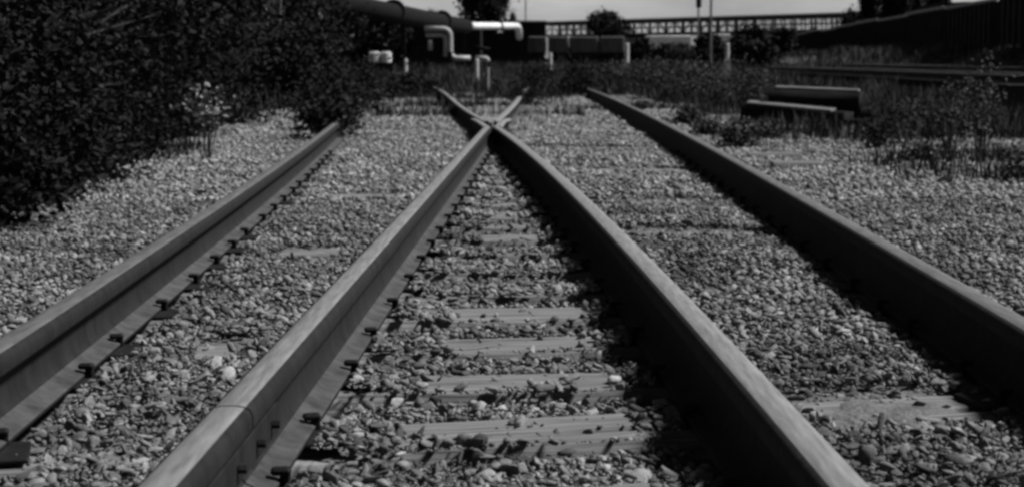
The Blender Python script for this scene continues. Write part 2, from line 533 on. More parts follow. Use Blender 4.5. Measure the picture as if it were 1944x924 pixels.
def ico(sub):
    import bmesh
    bm = bmesh.new(); bmesh.ops.create_icosphere(bm, subdivisions=sub, radius=1)
    v = np.array([q.co[:] for q in bm.verts]); f = np.array([[q.index for q in p.verts] for p in bm.faces]); bm.free()
    return v, f
def rotmats(n, flat=1.0):
    q = rng.normal(size=(n, 4)); q[:, 1:3] *= flat
    q /= np.linalg.norm(q, axis=1)[:, None]
    w_, x, y, z = q.T
    return np.stack([1 - 2 * (y * y + z * z), 2 * (x * y - z * w_), 2 * (x * z + y * w_), 2 * (x * y + z * w_), 1 - 2 * (x * x + z * z), 2 * (y * z - x * w_),
                     2 * (x * z - y * w_), 2 * (y * z + x * w_), 1 - 2 * (x * x + y * y)], 1).reshape(-1, 3, 3)
def stones(P, size, sub):
    """angular pebbles: clipped icospheres"""
    v, f = ico(sub); n = len(P)
    var = []
    for k in range(24):                              # 24 rock shapes, facetted by clipping planes
        w_ = v.copy()
        for _ in range(12 if sub > 1 else 6):
            d = rng.normal(size=3); d /= np.linalg.norm(d); c = rng.uniform(.32, .75)
            s = w_ @ d; w_ = w_ - np.where(s > c, s - c, 0)[:, None] * d
        var.append(w_ * rng.uniform([1.1, .7, .32], [1.8, 1.2, .7]))
    var = np.array(var)[rng.integers(0, 24, n)]
    Q = np.einsum('nij,nkj->nki', rotmats(n, .3), var) * size[:, None, None] + P[:, None, :]
    Fc = (f[None] + (np.arange(n) * len(v))[:, None, None]).reshape(-1, 3)
    return Q.reshape(-1, 3), Fc
def scatter(n, y0, y1, smin, smax, sub, wide=1.25, name='ballast_stones', m='stone'):
    y = np.sqrt(rng.uniform(y0 * y0, y1 * y1, n))
    x = rng.uniform(-.295 * wide, .295 * wide, n) * y + rng.uniform(-.3, .3, n)
    ok = (x > left_edge(y) + .3 * rng.random(n)) & (x < right_edge(y) - .8 * rng.random(n) * (y > 10))
    s = smin + (smax - smin) * rng.random(n) ** 2.2
    # off the rails
    for fn in (r1, r2, r3, r4):
        lim = YF - .6 if fn in (r2, r3) else 34
        ok &= ~((np.abs(x - fn(y)) < .072 + s * .7) & (y < lim))
    ok &= ~((np.abs(x - XF + (y - YF) * .03) < .12 + (y - YF) * .01) & (np.abs(y - YF) < 1.2))
    for leg in (legA, legB):
        lx = np.interp(y, [q[1] for q in leg], [q[0] for q in leg]); ok &= ~((np.abs(x - lx) < .06) & (y > YF))
    # bare sleeper tops in the middle bay
    k = np.argmin(np.abs(SLA[None, :] + sl_rot[None, :] * (x - .05)[:, None] - y[:, None]), 1)
    dy = np.abs(y - SLA[k] - sl_rot[k] * (x - .05))
    cov = np.isin(k, list(covered))
    on = (dy < .112 + s * .4) & (x > r2(y) + .24 + .05 * (noise(x, y, 9, 2) - .5)) & (x < r3(y) - .17) & (y < YF - .5)
    keepf = np.where(cov, .7, .035 + .25 * (noise(x, y, 5, 2) > .64))
    ok &= ~(on & (rng.random(n) > keepf))
    right = (dy < .10) & (x > r3(y) + .2) & (x < r4(y) - .13) & (np.isin(k, [2, 9, 12, 17, 22])) & (noise(x, y, 4, 1) < .7)
    left = (dy < .10) & (x > r1(y) + .3) & (x < r2(y) - .3) & (np.isin(k, [4, 5, 8, 13])) & (noise(x, y, 4, 1) < .6)
    ok &= ~((right | left) & (rng.random(n) > .12))
    on = on | ((dy < .125) & (x > r2(y) + .05) & (x < r3(y) - .05) & (y < YF - .5))
    dip_ = ((dy < .22) & (((x > r3(y) + .15) & (x < r4(y) - .1) & np.isin(k, [2, 9, 12, 17, 22])) | ((x > r1(y) + .25) & (x < r2(y) - .25) & np.isin(k, [4, 5, 8, 13]))) & (noise(x, y, 4, 1) < .75))[ok]
    x, y, s = x[ok], y[ok], s[ok]
    on = on[ok]
    z = base_h(x, y) + s * .15 + rng.uniform(-.012, .012, len(x))
    dpl = np.minimum(np.abs(x - r2(y)), np.abs(x - r3(y)))
    z = z - .03 * dip_
    z = np.where(on, np.maximum(z, s * .45 + .014 * (dpl < .13)), z)
    V_, F_ = stones(np.stack([x, y, z], 1), s, sub)
    o = link_mesh(name, np_mesh(name, V_, F_), M[m])
    tag(o, kind='stuff')
scatter(20000, 1.7, 4.3, .006, .021, 2)
scatter(50000, 1.7, 4.3, .003, .0075, 1)
scatter(100000, 4.3, 8.5, .005, .018, 1)
scatter(100000, 8.5, 17, .009, .024, 1, m='gravel')
scatter(90000, 17, 36, .016, .032, 1, wide=1.1, m='gravel')

# ------------------------------------------------------------------ plants
def leaves(P, size, up=.3, long=1.7):
    n = len(P)
    a = rng.normal(size=(n, 3)); a[:, 2] *= .6; a /= np.linalg.norm(a, axis=1)[:, None]
    b = rng.normal(size=(n, 3)); b[:, 2] += up; b -= (b * a).sum(1)[:, None] * a; b /= np.linalg.norm(b, axis=1)[:, None]
    nn = np.cross(a, b)
    L = (size * rng.uniform(.6, 1.3, n))[:, None]; W = L / long
    p0 = P - a * L * .5; p1 = P + b * W * .5 + nn * W * .12 - a * L * .05; p2 = P + a * L * .5 - nn * L * .08; p3 = P - b * W * .5 + nn * W * .12 - a * L * .05
    V_ = np.stack([p0, p1, p2, p3], 1).reshape(-1, 3)
    q = np.arange(n)[:, None] * 4
    return V_, np.concatenate([q + [[0, 1, 2]], q + [[0, 2, 3]]])
def plant(name, label, cat, x, y, h, r, n, size, m, z0=None, clumps=22, tight=.22, low=.1, group=None, stem=.02, barkm=None, top_heavy=1.0):
    z0 = float(terrain(x, y)) - .01 if z0 is None else z0
    t = thing(name, label, cat, (x, y, z0), 0, group)
    d = rng.normal(size=(clumps, 3)); d /= np.linalg.norm(d, axis=1)[:, None]
    rad = rng.uniform(.35, 1, clumps) ** .6
    c = d * rad[:, None]
    c[:, 2] = c[:, 2] * .5 + .5
    c *= [r, r, h * (1 - low)]; c[:, 2] += h * low
    fl = (1 - .45 * (c[:, 2] / h)) if top_heavy == 1 else np.ones(clumps)
    c[:, 0] *= fl; c[:, 1] *= fl
    wts = rng.uniform(.4, 1.6, clumps); wts /= wts.sum()
    k = rng.choice(clumps, n, p=wts)
    sg = tight * r * rng.uniform(.6, 1.5, clumps)
    P = c[k] + rng.normal(size=(n, 3)) * sg[k][:, None] * [1, 1, .8]
    P[:, 2] = np.abs(P[:, 2] - .02) + .02
    V_, F_ = leaves(P, size * np.ones(n))
    link_mesh('foliage', np_mesh('foliage', V_, F_), m, t)
    mb = MB()
    for q in c:
        b0 = Vector((rnd.uniform(-.1, .1) * r, rnd.uniform(-.1, .1) * r, 0)); q = Vector(q)
        mid_ = b0.lerp(q, .5) + Vector((0, 0, .12 * h)) + Vector((rnd.uniform(-.06, .06) * r,) * 3)
        mb.tube([b0, mid_, q], [stem, stem * .7, stem * .25], 5)
    mb.build('stem', barkm or M['bark'], t)
    return t

# dense hedge of shrubs along the left, each its own thing
hedge = [(-2.72, 7.15, .8, .5, 'low dark bush spilling onto the ballast at the lower left'),
         (-2.85, 8.7, .9, .5, 'low dark bush on the ballast edge behind the lower left one'),
         (-3.1, 6.9, 2.6, 1.1, 'black-green shrub filling the lower left corner of the hedge'),
         (-3.2, 9.2, 2.9, 1.2, 'dark shrub in the left hedge behind the corner shrub'),
         (-3.6, 11.6, 3.2, 1.45, 'tall dark shrub in the left hedge with scattered shiny leaves'),
         (-3.75, 14.2, 3.0, 1.4, 'dark shrub in the left hedge behind the pale flowering twigs'),
         (-5.3, 12.0, 4.6, 1.9, 'tall dark shrub standing at the back of the left hedge'),
         (-4.4, 17.6, 3.2, 1.5, 'dark shrub in the left hedge level with the crossing'),
         (-6.6, 18.5, 5.2, 2.2, 'tall dark tree-like shrub behind the left hedge level with the crossing'),
         (-5.4, 23.0, 3.4, 1.8, 'dark shrub at the far end of the left hedge'),
         (-6.6, 30.0, 4.2, 2.0, 'tall dark shrub left of the overhead pipe'),
         (-5.2, 35.0, 2.9, 1.6, 'dark shrub in front of the left end of the overhead pipe'),
         (-8.6, 38.0, 4.6, 2.6, 'tall dark shrub behind the far end of the left hedge'),
         (-3.9, 26.5, 1.3, 1.0, 'low dark shrub between the far hedge end and the crossing')]
for k, (x, y, h, r, lab) in enumerate(hedge):
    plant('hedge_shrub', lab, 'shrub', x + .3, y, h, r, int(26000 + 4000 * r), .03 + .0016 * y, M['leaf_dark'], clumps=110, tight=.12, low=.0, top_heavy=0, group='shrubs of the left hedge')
plant('flowering_shrub', 'pale leaved twigs catching light in front of the left hedge', 'shrub', -2.12, 12.0, .66, .26, 120, .045, M['leaf_pale'], clumps=9, tight=.22, low=.55, stem=.005)
# fringe of low weeds along the hedge foot
for x, y, h, r, lab in [(-2.62, 6.9, .42, .3, 'grassy weeds at the foot of the hedge, nearest the left edge'),
                        (-2.45, 8.4, .36, .3, 'low dark weeds under the hedge, second patch from the left'),
                        (-2.5, 10.2, .45, .35, 'low dark weeds under the hedge, third patch from the left'),
                        (-2.75, 12.3, .5, .35, 'low weeds under the hedge beside the pale ballast'),
                        (-3.0, 15.5, .5, .45, 'weeds where the hedge foot bends away from the leftmost rail'),
                        (-3.1, 18.5, .6, .5, 'weeds left of the leftmost rail where it disappears'),
                        (-1.62, 15.2, .42, .26, 'dark bush swallowing the end of the leftmost rail'),
                        (-1.75, 17.2, .5, .35, 'dark bush just behind the end of the leftmost rail'),
                        (-2.2, 20.5, .55, .5, 'rounded dark weeds left of the crossing'),
                        (-2.3, 24.5, .5, .6, 'wide dark weeds far left of the crossing'),
                        (-2.6, 29, .55, .8, 'wide dark weeds in front of the white drums'),
                        (-1.85, 31.5, .4, .5, 'small dark weeds at the end of the left crossing rail')]:
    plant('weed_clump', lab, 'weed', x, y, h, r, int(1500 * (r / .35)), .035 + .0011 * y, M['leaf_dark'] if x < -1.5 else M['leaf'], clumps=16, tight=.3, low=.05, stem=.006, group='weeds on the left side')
# weeds in and right of the crossing
for px, py, h, r, lab, mm in [
                          (1450, 268, .16, .15, 'low dark weed in front of the left end of the timber stack', 'leaf'),
                          (1300, 240, .2, .2, 'small weed outside the rightmost rail behind two others', 'leaf'),
                          (1720, 235, .25, .25, 'low weeds between the timber stack and the black bin', 'leaf'),(1012, 204, .6, .42, 'dark rounded bush behind the right rail beyond the crossing', 'leaf_dark'),
                          (1035, 178, .5, .5, 'bush directly behind the rounded bush beyond the crossing', 'leaf'),
                          (960, 170, .3, .5, 'small weeds above the crossing between the two far rails', 'leaf'),
                          (1098, 184, .6, .5, 'bush left of the far end of the rightmost rail', 'leaf_dark'),
                          (1165, 176, .6, .6, 'weeds right of the far end of the rightmost rail', 'leaf'),
                          (1250, 190, .66, .6, 'tall weeds between the rightmost rail and the concrete post', 'leaf'),
                          (1330, 198, .68, .6, 'tall weeds second clump right of the rightmost rail', 'leaf'),
                          (1405, 208, .62, .5, 'tall weeds just left of the timber stack', 'leaf'),
                          (1215, 210, .14, .12, 'small tuft touching the outside of the rightmost rail', 'leaf'),
                          (1400, 285, .22, .2, 'low dark weed beside the sleeper ends outside the rightmost rail', 'leaf'),
                          (1345, 262, .16, .16, 'small weed beside the rightmost rail behind the low dark weed', 'leaf'),
                          (1665, 285, .3, .17, 'dark leafy weed at the right end of the timber stack', 'leaf_dark'),
                          (1700, 262, .36, .3, 'dark leafy weed behind the one at the stack end', 'leaf_dark'),
                          (1800, 312, .72, .17, 'tall leafy weed on the right ballast', 'leaf'),
                          (1862, 300, .78, .2, 'tall bushy weed right of the tall leafy weed', 'leaf'),
                          (1745, 315, .2, .16, 'low weed left of the tall leafy weed', 'leaf'),
                          (1930, 345, .22, .16, 'low weed cut by the right edge of the picture', 'leaf'),
                          (1850, 235, .3, .3, 'weeds behind the tall bushy weed, by the black skip', 'leaf')]:
    x, y = at(px, py, 0)
    plant('weed_clump', lab, 'weed', x, y, h, r, int((900 + 3200 * r) * (.45 if px > 1600 else 1)), .02 + .0009 * y, M[mm], clumps=14, tight=.28, low=.08, stem=.006, z0=-.04, group='weeds on the right side')

def blades(x, y, z, h, wd, lean=.35):
    n = len(x)
    a = rng.uniform(0, 2 * np.pi, n); b = rng.uniform(0, 2 * np.pi, n); l = h * rng.uniform(0, lean, n)
    p = np.stack([x, y, z], 1)
    s = np.stack([np.cos(a), np.sin(a), 0 * a], 1) * (wd / 2)[:, None]
    d = np.stack([np.cos(b) * l, np.sin(b) * l, 0 * b], 1)
    up = np.array([0, 0, 1.]) * h[:, None]
    V_ = np.stack([p - s, p + s, p + s * .8 + d * .3 + up * .55, p - s * .8 + d * .3 + up * .55, p + d + up], 1).reshape(-1, 3)
    q = np.arange(n)[:, None] * 5
    return V_, np.concatenate([q + [[0, 1, 2]], q + [[0, 2, 3]], q + [[3, 2, 4]]])
def grass_field(name, n, x0, x1, y0, y1, hmin, hmax, m, cond=None):
    y = np.sqrt(rng.uniform(y0 * y0, y1 * y1, n)); x = rng.uniform(x0, x1, n) * y / y1
    ok = noise(x, y, .5, 3) > .28
    if cond is not None: ok &= cond(x, y)
    x, y = x[ok], y[ok]
    h = (hmin + (hmax - hmin) * np.clip((noise(x + 50, y, .45, 3) - .25) * 2, 0, 1)) * rng.uniform(.5, 1.15, len(x))
    V_, F_ = blades(x, y, terrain(x, y) - .01, h, .008 + .0006 * y)
    tag(link_mesh(name, np_mesh(name, V_, F_), m), kind='stuff')
def off_ballast(x, y): return ~((x > 8.9) & (x < 11.8) & (y < 70)) & ~((x > 15) & (x < 17.9) & (y < 90)) & (x < left_edge(y) + .35) | (x > right_edge(y) - .2) | (y > 34)
grass_field('wild_grass', 110000, -24, 34, 24, 85, .15, .5, M['grass'], off_ballast)
grass_field('wild_grass', 50000, 8, 46, 38, 110, .3, .8, M['grass_pale'], lambda x, y: (x > 17.8))
grass_field('wild_grass', 60000, -20, 75, 80, 240, .3, .8, M['grass'])
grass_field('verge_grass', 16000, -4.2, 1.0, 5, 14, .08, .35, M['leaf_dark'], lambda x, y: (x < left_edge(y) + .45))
grass_field('verge_grass', 60000, 2, 13, 10, 32, .05, .34, M['grass'], lambda x, y: (x > 2.3) & (noise(x, y, .9, 2) > .555 - .01 * (y - 10)))

grass_field('track_weeds', 40000, -3, 6, 18, 37, .06, .36, M['grass'], lambda x, y: (noise(x + 7, y, .7, 2) > .66 - .012 * (y - 18)) & (np.abs(x - r4(y)) > .12))
# ------------------------------------------------------------------ near right: timber stack, loose pieces
sx, sy = at(1560, 222, 0)
t = thing('timber_stack', 'stack of dark tarred timbers with a top board coloured pale as if sunlit', 'timber stack', (3.25, 18.9, .02), -.30)
def rough(name, L, W, T, seed, m, loc_, rot):
    me = sleeper_mesh(L, W, T, seed); o = link_mesh(name, me, m, t); o.location = loc_; o.rotation_euler = rot
rough('timber', .98, .26, .20, 11, M['timber_dark'], (.04, .03, .36), (.0, .03, -.05))
rough('top_board', .9, .22, .03, 12, M['timber_pale'], (.05, .05, .385), (.0, .035, .02))  # pale colour stands in for light on top of the stack
rough('lower_timber', 1.2, .26, .17, 13, M['timber_dark'], (-.14, -.16, .17), (0, .06, -.28))
rough('lower_timber', 1.05, .30, .17, 14, M['timber_dark'], (.10, .14, .17), (0, 0, .12))
rough('plank', 1.0, .12, .035, 15, M['timber_pale'], (-.20, -.22, .20), (.15, .07, -.30))
for q_ in range(3):
    rough('broken_piece', .3 + .12 * q_, .12, .05, 16 + q_, M['timber_dark'], (-.35 + .42 * q_, -.42, .06), (0, .15 - .1 * q_, .5 - .4 * q_))
for k, (px, py, L, lab) in enumerate([(1470, 303, .3, 'short timber end poking from the ballast outside the rightmost rail'), (1510, 322, .24, 'squared timber end with dark face just in front of the other timber end')]):
    x, y = at(px, py, 0)
    o = link_mesh('timber_end', sleeper_mesh(L * 1.25, .16, .09, 20 + k), M['timber_pale']); o.location = (x, y, .052); o.rotation_euler = (0, 0, rnd.uniform(-.05, .02)); tag(o, lab, 'timber')
def rock(px, py, s, m, lab, z=None, nm='rock'):
    z = s * .5 if z is None else z
    x, y = at(px, py, 0)
    V_, F_ = stones(np.array([[0, 0, 0.]]), np.array([s]), 2); V_ = V_ * [1, 1, .7]
    o = link_mesh(nm, np_mesh(nm, V_, F_), m); o.location = (x, y, z); tag(o, lab, 'stone')
rock(1790, 352, .07, M['timber_dark'], 'lone dark lump on the pale ballast at right')
rock(1340, 352, .05, M['timber_dark'], 'dark lump between the third and rightmost rails')
rock(1170, 728, .022, M['white_stone'], 'bright white stone beside a sleeper in the third rail shadow')
rock(1128, 600, .024, M['white_stone'], 'small round pale stone at the right end of a sleeper')
rock(682, 855, .013, M['white_stone'], 'flat white stone at the left end of the nearest exposed sleeper')
rock(762, 866, .012, M['white_stone'], 'small white stone right of the flat white stone')
for k, (x, y, sc) in enumerate([(4.9, 19.2, 1)]):
    pass
# black skip at the right edge
px_, py_ = at(1925, 222, 0)
t = thing('scrap_bin', 'low black steel bin at the right edge in front of the sidings', 'bin', (6.75, 22.8, -.05), .1)
m = MB(); m.box((0, 0, .24), (.75, .5, .34), 0, .02); m.build('bin_body', M['wagon'], t)
m = MB(); m.box((0, 0, .42), (.8, .55, .03), 0, .01); m.build('rim', M['wagon'], t)

# siding tracks on the right (two, parallel to the view)
def siding(x0, y0, y1, slope, lab, cat='rail', z=.08):
    g = 'rails of the sidings at right'
    for dx, lb in ((0, 'near rail of the %s' % lab), (1.435, 'far rail of the %s' % lab)):
        t = thing('siding_rail', lb, 'rail', (0, 0, 0), 0, g)
        rail_mesh('rail_bar', [(x0 + dx + slope * (y - 33), y) for y in np.linspace(y0, y1, 30)], z0=z, parent=t)
    for k, y in enumerate(np.arange(y0, min(y1, 60), .7)):
        m_ = None
    m_ = MB(); m_.box((0, 0, 0), (2.5, .25, .16), 0, .01)
    pr = m_.build('siding_sleeper', M['timber_dark']); first_ = True
    for y in np.arange(y0 + .3, min(y1, 62), .75):
        o_ = pr if first_ else pr.copy()
        if not first_: C.objects.link(o_)
        first_ = False
        o_.location = (x0 + .72 + slope * (y - 33), float(y), z - .082)
        tag(o_, 'dark timber sleeper under the %s' % lab, 'sleeper', 'sleepers of the %s' % lab)
siding(9.5, 22, 70, .02, "nearer siding track", z=.26)
siding(15.6, 34, 90, .02, 'farther siding track', z=.30)

# ------------------------------------------------------------------ wagons on the far siding
def make_wagon():
    t = thing('gondola_wagon', 'w', 'wagon')
    m = MB()
    L, W, z0, z1 = 12.0, 2.7, 1.05, 2.9
    th = .08
    m.box((-W / 2, 0, (z0 + z1) / 2), (th, L, z1 - z0)); m.box((W / 2, 0, (z0 + z1) / 2), (th, L, z1 - z0))
    m.box((0, -L / 2 + .05, (z0 + z1) / 2), (W - th - .01, th, z1 - z0 - .004)); m.box((0, L / 2 - .05, (z0 + z1) / 2), (W - th - .01, th, z1 - z0 - .004))
    m.box((0, 0, z0 + .06), (W - th - .02, L - .3, .1))
    m.build('body', M['wagon'], t)
    for k in range(11):
        y = -L / 2 + .3 + k * (L - .6) / 10
        r_ = MB()
        for s in (-1,): r_.box((s * (W / 2 + .09), y, (z0 + z1) / 2 - .02), (.1, .12, z1 - z0 - .1))
        r_.build('rib', M['wagon'], t)
    m = MB()
    for s in (-1, 1): m.box((s * (W / 2 + .03), 0, z1 + .055), (.26, L + .1, .13), 0, .01)
    m.build('top_rim', M['wagon_rim_lit'], t)
    m = MB(); m.box((0, 0, .9), (.5, L, .22)); m.box((0, 0, .8), (2.2, L - 1, .1)); m.build('underframe', M['iron'], t)
    for yb in (-4.2, 4.2):
        b = MB(); b.box((1.05, yb, .52), (.14, 2.3, .26), 0, .03); b.box((-1.05, yb, .52), (.14, 2.3, .26), 0, .03); b.box((0, yb, .62), (2.0, .3, .2))
        b = b.build('bogie', M['iron'], t)
        for ya in (-.9, .9):
            for s in (-1, 1):
                q = MB(); q.tube([(s * .70, yb + ya, .46), (s * .83, yb + ya, .46)], .45, 20); q.build('wheel', M['iron'], b)
    return t
wg = make_wagon(); kids = list(wg.children); firstw = True
wl = ['gondola wagon nearest the right edge, cut off by it', 'dark gondola wagon second from the right edge', 'dark gondola wagon third from the right edge', 'dark gondola wagon fourth from the right edge',
      'dark gondola wagon fifth from the right edge', 'sixth dark gondola wagon from the right edge', 'seventh dark gondola wagon from the right edge', 'eighth dark gondola wagon from the right edge', 'ninth dark gondola wagon from the right edge', 'tenth dark gondola wagon from the right edge', 'last but one gondola wagon at the far end of the string', 'farthest dark gondola wagon of the string at right']
for k in range(12):
    o = wg if k == 0 else wg.copy()
    if k:
        C.objects.link(o)
        for ch in kids:
            c_ = ch.copy(); C.objects.link(c_); c_.parent = o
            for g in ch.children:
                d_ = g.copy(); C.objects.link(d_); d_.parent = c_
    y = 66 + k * 13.1
    o.location = (20.9 + .084 * (y - 66), y, .26); o.rotation_euler = (0, 0, -.084)
    o.scale = (1, 1, (1, .98, 1, .97, 1, .99, .96, 1, .98, 1, .97, 1)[k])
    o['label'] = wl[k]; o['group'] = 'string of gondola wagons at right'
t = thing('far_siding_rails', 'pair of rails carrying the string of gondola wagons', 'rail')
for dx in (-.76, .76):
    rail_mesh('rail', [(20.9 + dx + .084 * (y - 66), y) for y in (50, 120, 220)], z0=.12, parent=t)

# ------------------------------------------------------------------ posts
for px, ytop, ybot, Yd, wp, base, lab in [(1190, 82, 126, 48, 9, 1, 'tall pale concrete post with a flared foot, right of centre'),
                              (1381, 82, 118, 52, 8, 1, 'pale concrete post with a flared foot in front of the far trees'),
                              (1045, 101, 128, 46, 6, 0, 'short pale concrete post in front of the grey wagons'),
                              (905, 112, 135, 44, 8, 0, 'short pale post under the end of the low white pipe'),
                              (770, 112, 137, 44, 7, 0, 'dim grey post right of the white drums'),
                              (927, 128, 162, 34, 3, 0, 'thin pale stake just beyond the crossing')]:
    p = atd(px, ytop, Yd); wd = wp / F * Yd; z0 = float(terrain(p.x, Yd)) - .05
    t = thing('concrete_post' if wp > 4 else 'wooden_stake', lab, 'post', (p.x, Yd, z0), 0, 'marker posts in the weeds')
    m = MB(); m.tube([(0, 0, 0), (0, 0, p.z - z0 - .03), (0, 0, p.z - z0)], [wd * .5, wd * .5, wd * .35], 16); m.build('shaft', M['concrete'], t)
    if base:
        zb = atd(px, ybot - 8, Yd).z - z0
        m = MB(); m.add([(-wd, -wd, 0), (wd, -wd, 0), (wd, wd, 0), (-wd, wd, 0), (-wd * .62, -wd * .62, zb), (wd * .62, -wd * .62, zb), (wd * .62, wd * .62, zb), (-wd * .62, wd * .62, zb)],
                        [(3, 2, 1, 0), (4, 5, 6, 7), (0, 1, 5, 4), (1, 2, 6, 5), (2, 3, 7, 6), (3, 0, 4, 7)]); m.build('foot', M['concrete'], t)

# ------------------------------------------------------------------ pipes at left
def arc(p, q, r_, n=6):
    return [p, q]
def bent(pts_, r_):
    P = [Vector(p) for p in pts_]; out = [P[0]]
    for i in range(1, len(P) - 1):
        a_ = (P[i - 1] - P[i]).normalized(); b_ = (P[i + 1] - P[i]).normalized()
        for k in range(7):
            t_ = k / 6
            out.append((P[i] + a_ * r_).lerp(P[i], t_).lerp(P[i].lerp(P[i] + b_ * r_, t_), t_))
    out.append(P[-1]); return out
def pipe(name, label, pp, rad, m, flanges=(), parent_kids=None, rb=None):
    t = thing(name, label, 'pipe')
    MB().tube(bent(pp, rb or rad * 2.2), rad, 20).build('pipe_run', m, t, smooth=True)
    for f0, f1, kk in flanges:
        f0 = Vector(f0); f1 = Vector(f1); c_ = f0.lerp(f1, kk); d_ = (f1 - f0).normalized() * .12
        MB().tube([c_ - d_, c_ + d_], rad * 1.22, 20).build('flange', M['iron'], t)
    return t
pA, pB, pC, pD = atd(470, -30, 48), atd(900, 50, 100), atd(984, 50, 108), atd(986, 72, 109)
pA2 = pA.lerp(pB, .93)
t = pipe('overhead_pipe', 'long dark overhead pipe sloping across the left background', [pA - Vector((0, 0, .08)), pA2 - Vector((0, 0, .10))], .40, M['pipe_dark'], [(pA, pA2, .5), (pA, pA2, .80)])
for kk in (.55, .97):
    c_ = pA.lerp(pA2, kk); 
    m = MB(); m.box((c_.x, c_.y, (c_.z - .4) / 2 - .05), (.2, .2, c_.z - .4)); m.box((c_.x, c_.y, c_.z - .30), (.6, .22, .12)); m.build('support', M['wall_dark'], t)
t = pipe('white_pipe', 'bright clad pipe end turning down, at the end of the overhead pipe', [pA2 + Vector((.02, .3, 0)), pB, pC, pD], .20, M['pipe'], [(pB, pC, .55)])
Yp = 62
g = lambda px, py, d=Yp: atd(px, py, d)
pipe('white_pipe', 'outer pale pipe bending down and along to the right, under the overhead pipe', [g(806, 55), g(855, 55), g(855, 111), g(893, 111)], .088, M['pipe_pale'], [(g(855, 55), g(855, 111), .9)], rb=.3)
pipe('white_pipe', 'inner pale pipe nested inside the bend of the outer one', [g(808, 67), g(846, 67), g(846, 108)], .07, M['pipe_pale'], rb=.2)
pipe('white_pipe', 'short level pale pipe left of the post under it', [g(902, 111), g(924, 111), g(926, 118)], .085, M['pipe_pale'], rb=.08)
pipe('white_pipe', 'short upright pale pipe left of the nested bends', [g(817, 76), g(817, 96)], .075, M['pipe_pale'])
pipe('white_pipe', 'thin level pale pipe at far left with a cross end', [g(632, 68), g(672, 68)], .055, M['pipe_pale'], [(g(632, 68), g(672, 68), .02)])
pipe('white_pipe', 'dim grey pipe bending down above the thin level pipe', [g(668, 38), g(690, 38), g(687, 74)], .055, M['pipe_dark'], rb=.15)
pipe('white_pipe', 'small dim pipe stub right of the nested bends', [g(900, 90, 70), g(930, 94, 70)], .07, M['pipe_dark'], rb=.1)
for px, lab in ((711, 'left one of two white drums under the overhead pipe'), (733, 'right one of two white drums under the overhead pipe')):
    p = g(px, 120); h = 21 / F * Yp; rr = 10.5 / F * Yp
    t = thing('white_drum', lab, 'drum', (p.x, p.y, p.z), 0, 'white drums under the pipe')
    MB().tube([(0, 0, 0), (0, 0, .03), (0, 0, h * .9), (0, 0, h)], [rr * .8, rr, rr, rr * .7], 20).build('drum_body', M['drum'], t, smooth=False)
    MB().tube([(0, 0, h * .45), (0, 0, h * .5)], rr * 1.04, 20).build('hoop', M['concrete'], t)
p = g(721, 121)
m = MB(); m.box((p.x, p.y, (p.z - .1) / 2), (1.1, .8, p.z + .1 - .004)); tag(m.build('drum_plinth', M['wall_dark']), 'dark low plinth carrying the two white drums', 'plinth')

# ------------------------------------------------------------------ far buildings
def building(name, label, px0, px1, ytop, Yd, depth, wallm, roofm, windows=0, z0=None, rise=.0):
    a_ = atd(px0, ytop, Yd); b_ = atd(px1, ytop, Yd); W = b_.x - a_.x; z0 = -.1; H = a_.z - z0
    t = thing(name, label, 'building', ((a_.x + b_.x) / 2, Yd + depth / 2, z0))
    m = MB(); m.box((0, 0, H / 2), (W, depth, H)); wl_ = m.build('wall', wallm, t)
    m = MB(); e = .2
    m.add([(-W / 2 - e, -depth / 2 - e, H), (W / 2 + e, -depth / 2 - e, H), (W / 2 + e, depth / 2 + e, H), (-W / 2 - e, depth / 2 + e, H), (-W / 2 - e, 0, H + rise + .15), (W / 2 + e, 0, H + rise + .15)],
          [(3, 2, 1, 0), (0, 1, 5, 4), (2, 3, 4, 5), (0, 4, 3), (1, 2, 5)]); m.build('roof', roofm, t)
    for k in range(windows):
        xw = -W / 2 + W * (k + .5) / windows
        m = MB(); m.box((xw, -depth / 2 - .03, H * .6), (W / windows * .4, .08, H * .28)); w_ = m.build('window', M['glass'], t)
        m = MB(); m.box((xw, -depth / 2 - .05, H * .6 - H * .16), (W / windows * .46, .14, .08)); m.build('sill', M['concrete'], w_)
    return t
building('dark_shed', 'black shed behind the bright pipe elbow', 892, 990, 62, 125, 8, M['wall_dark'], M['roof'], rise=-.1)
building('dark_shed', 'taller dark shed just right of the bright pipe elbow', 984, 1034, 42, 150, 8, M['wall_dark'], M['roof'], rise=.05)
building('pale_building', 'long white building seen under the truss bridge', 1232, 1312, 69, 330, 12, M['wall'], M['wall'], 5)
building('pale_building', 'small white building under the bridge, right of the signal mast', 1358, 1392, 66, 330, 10, M['wall'], M['wall'], 2)
building('pale_building', 'tiny white building left of the bridge side tree', 1082, 1102, 71, 330, 10, M['wall'], M['wall'], 1)
building('warehouse', 'dark warehouse above the wagons at the top right corner', 1838, 2100, 4, 110, 14, M['wagon'], M['roof'], 4)
building('dark_shed', 'tall dark shed at the left, behind the start of the overhead pipe', 420, 560, 10, 92, 10, M['wall_dark'], M['roof'], rise=-.1)
building('dark_shed', 'long low dark shed behind the drums and nested pipes', 610, 912, 34, 112, 8, M['wall_dark'], M['roof'], rise=-.1)
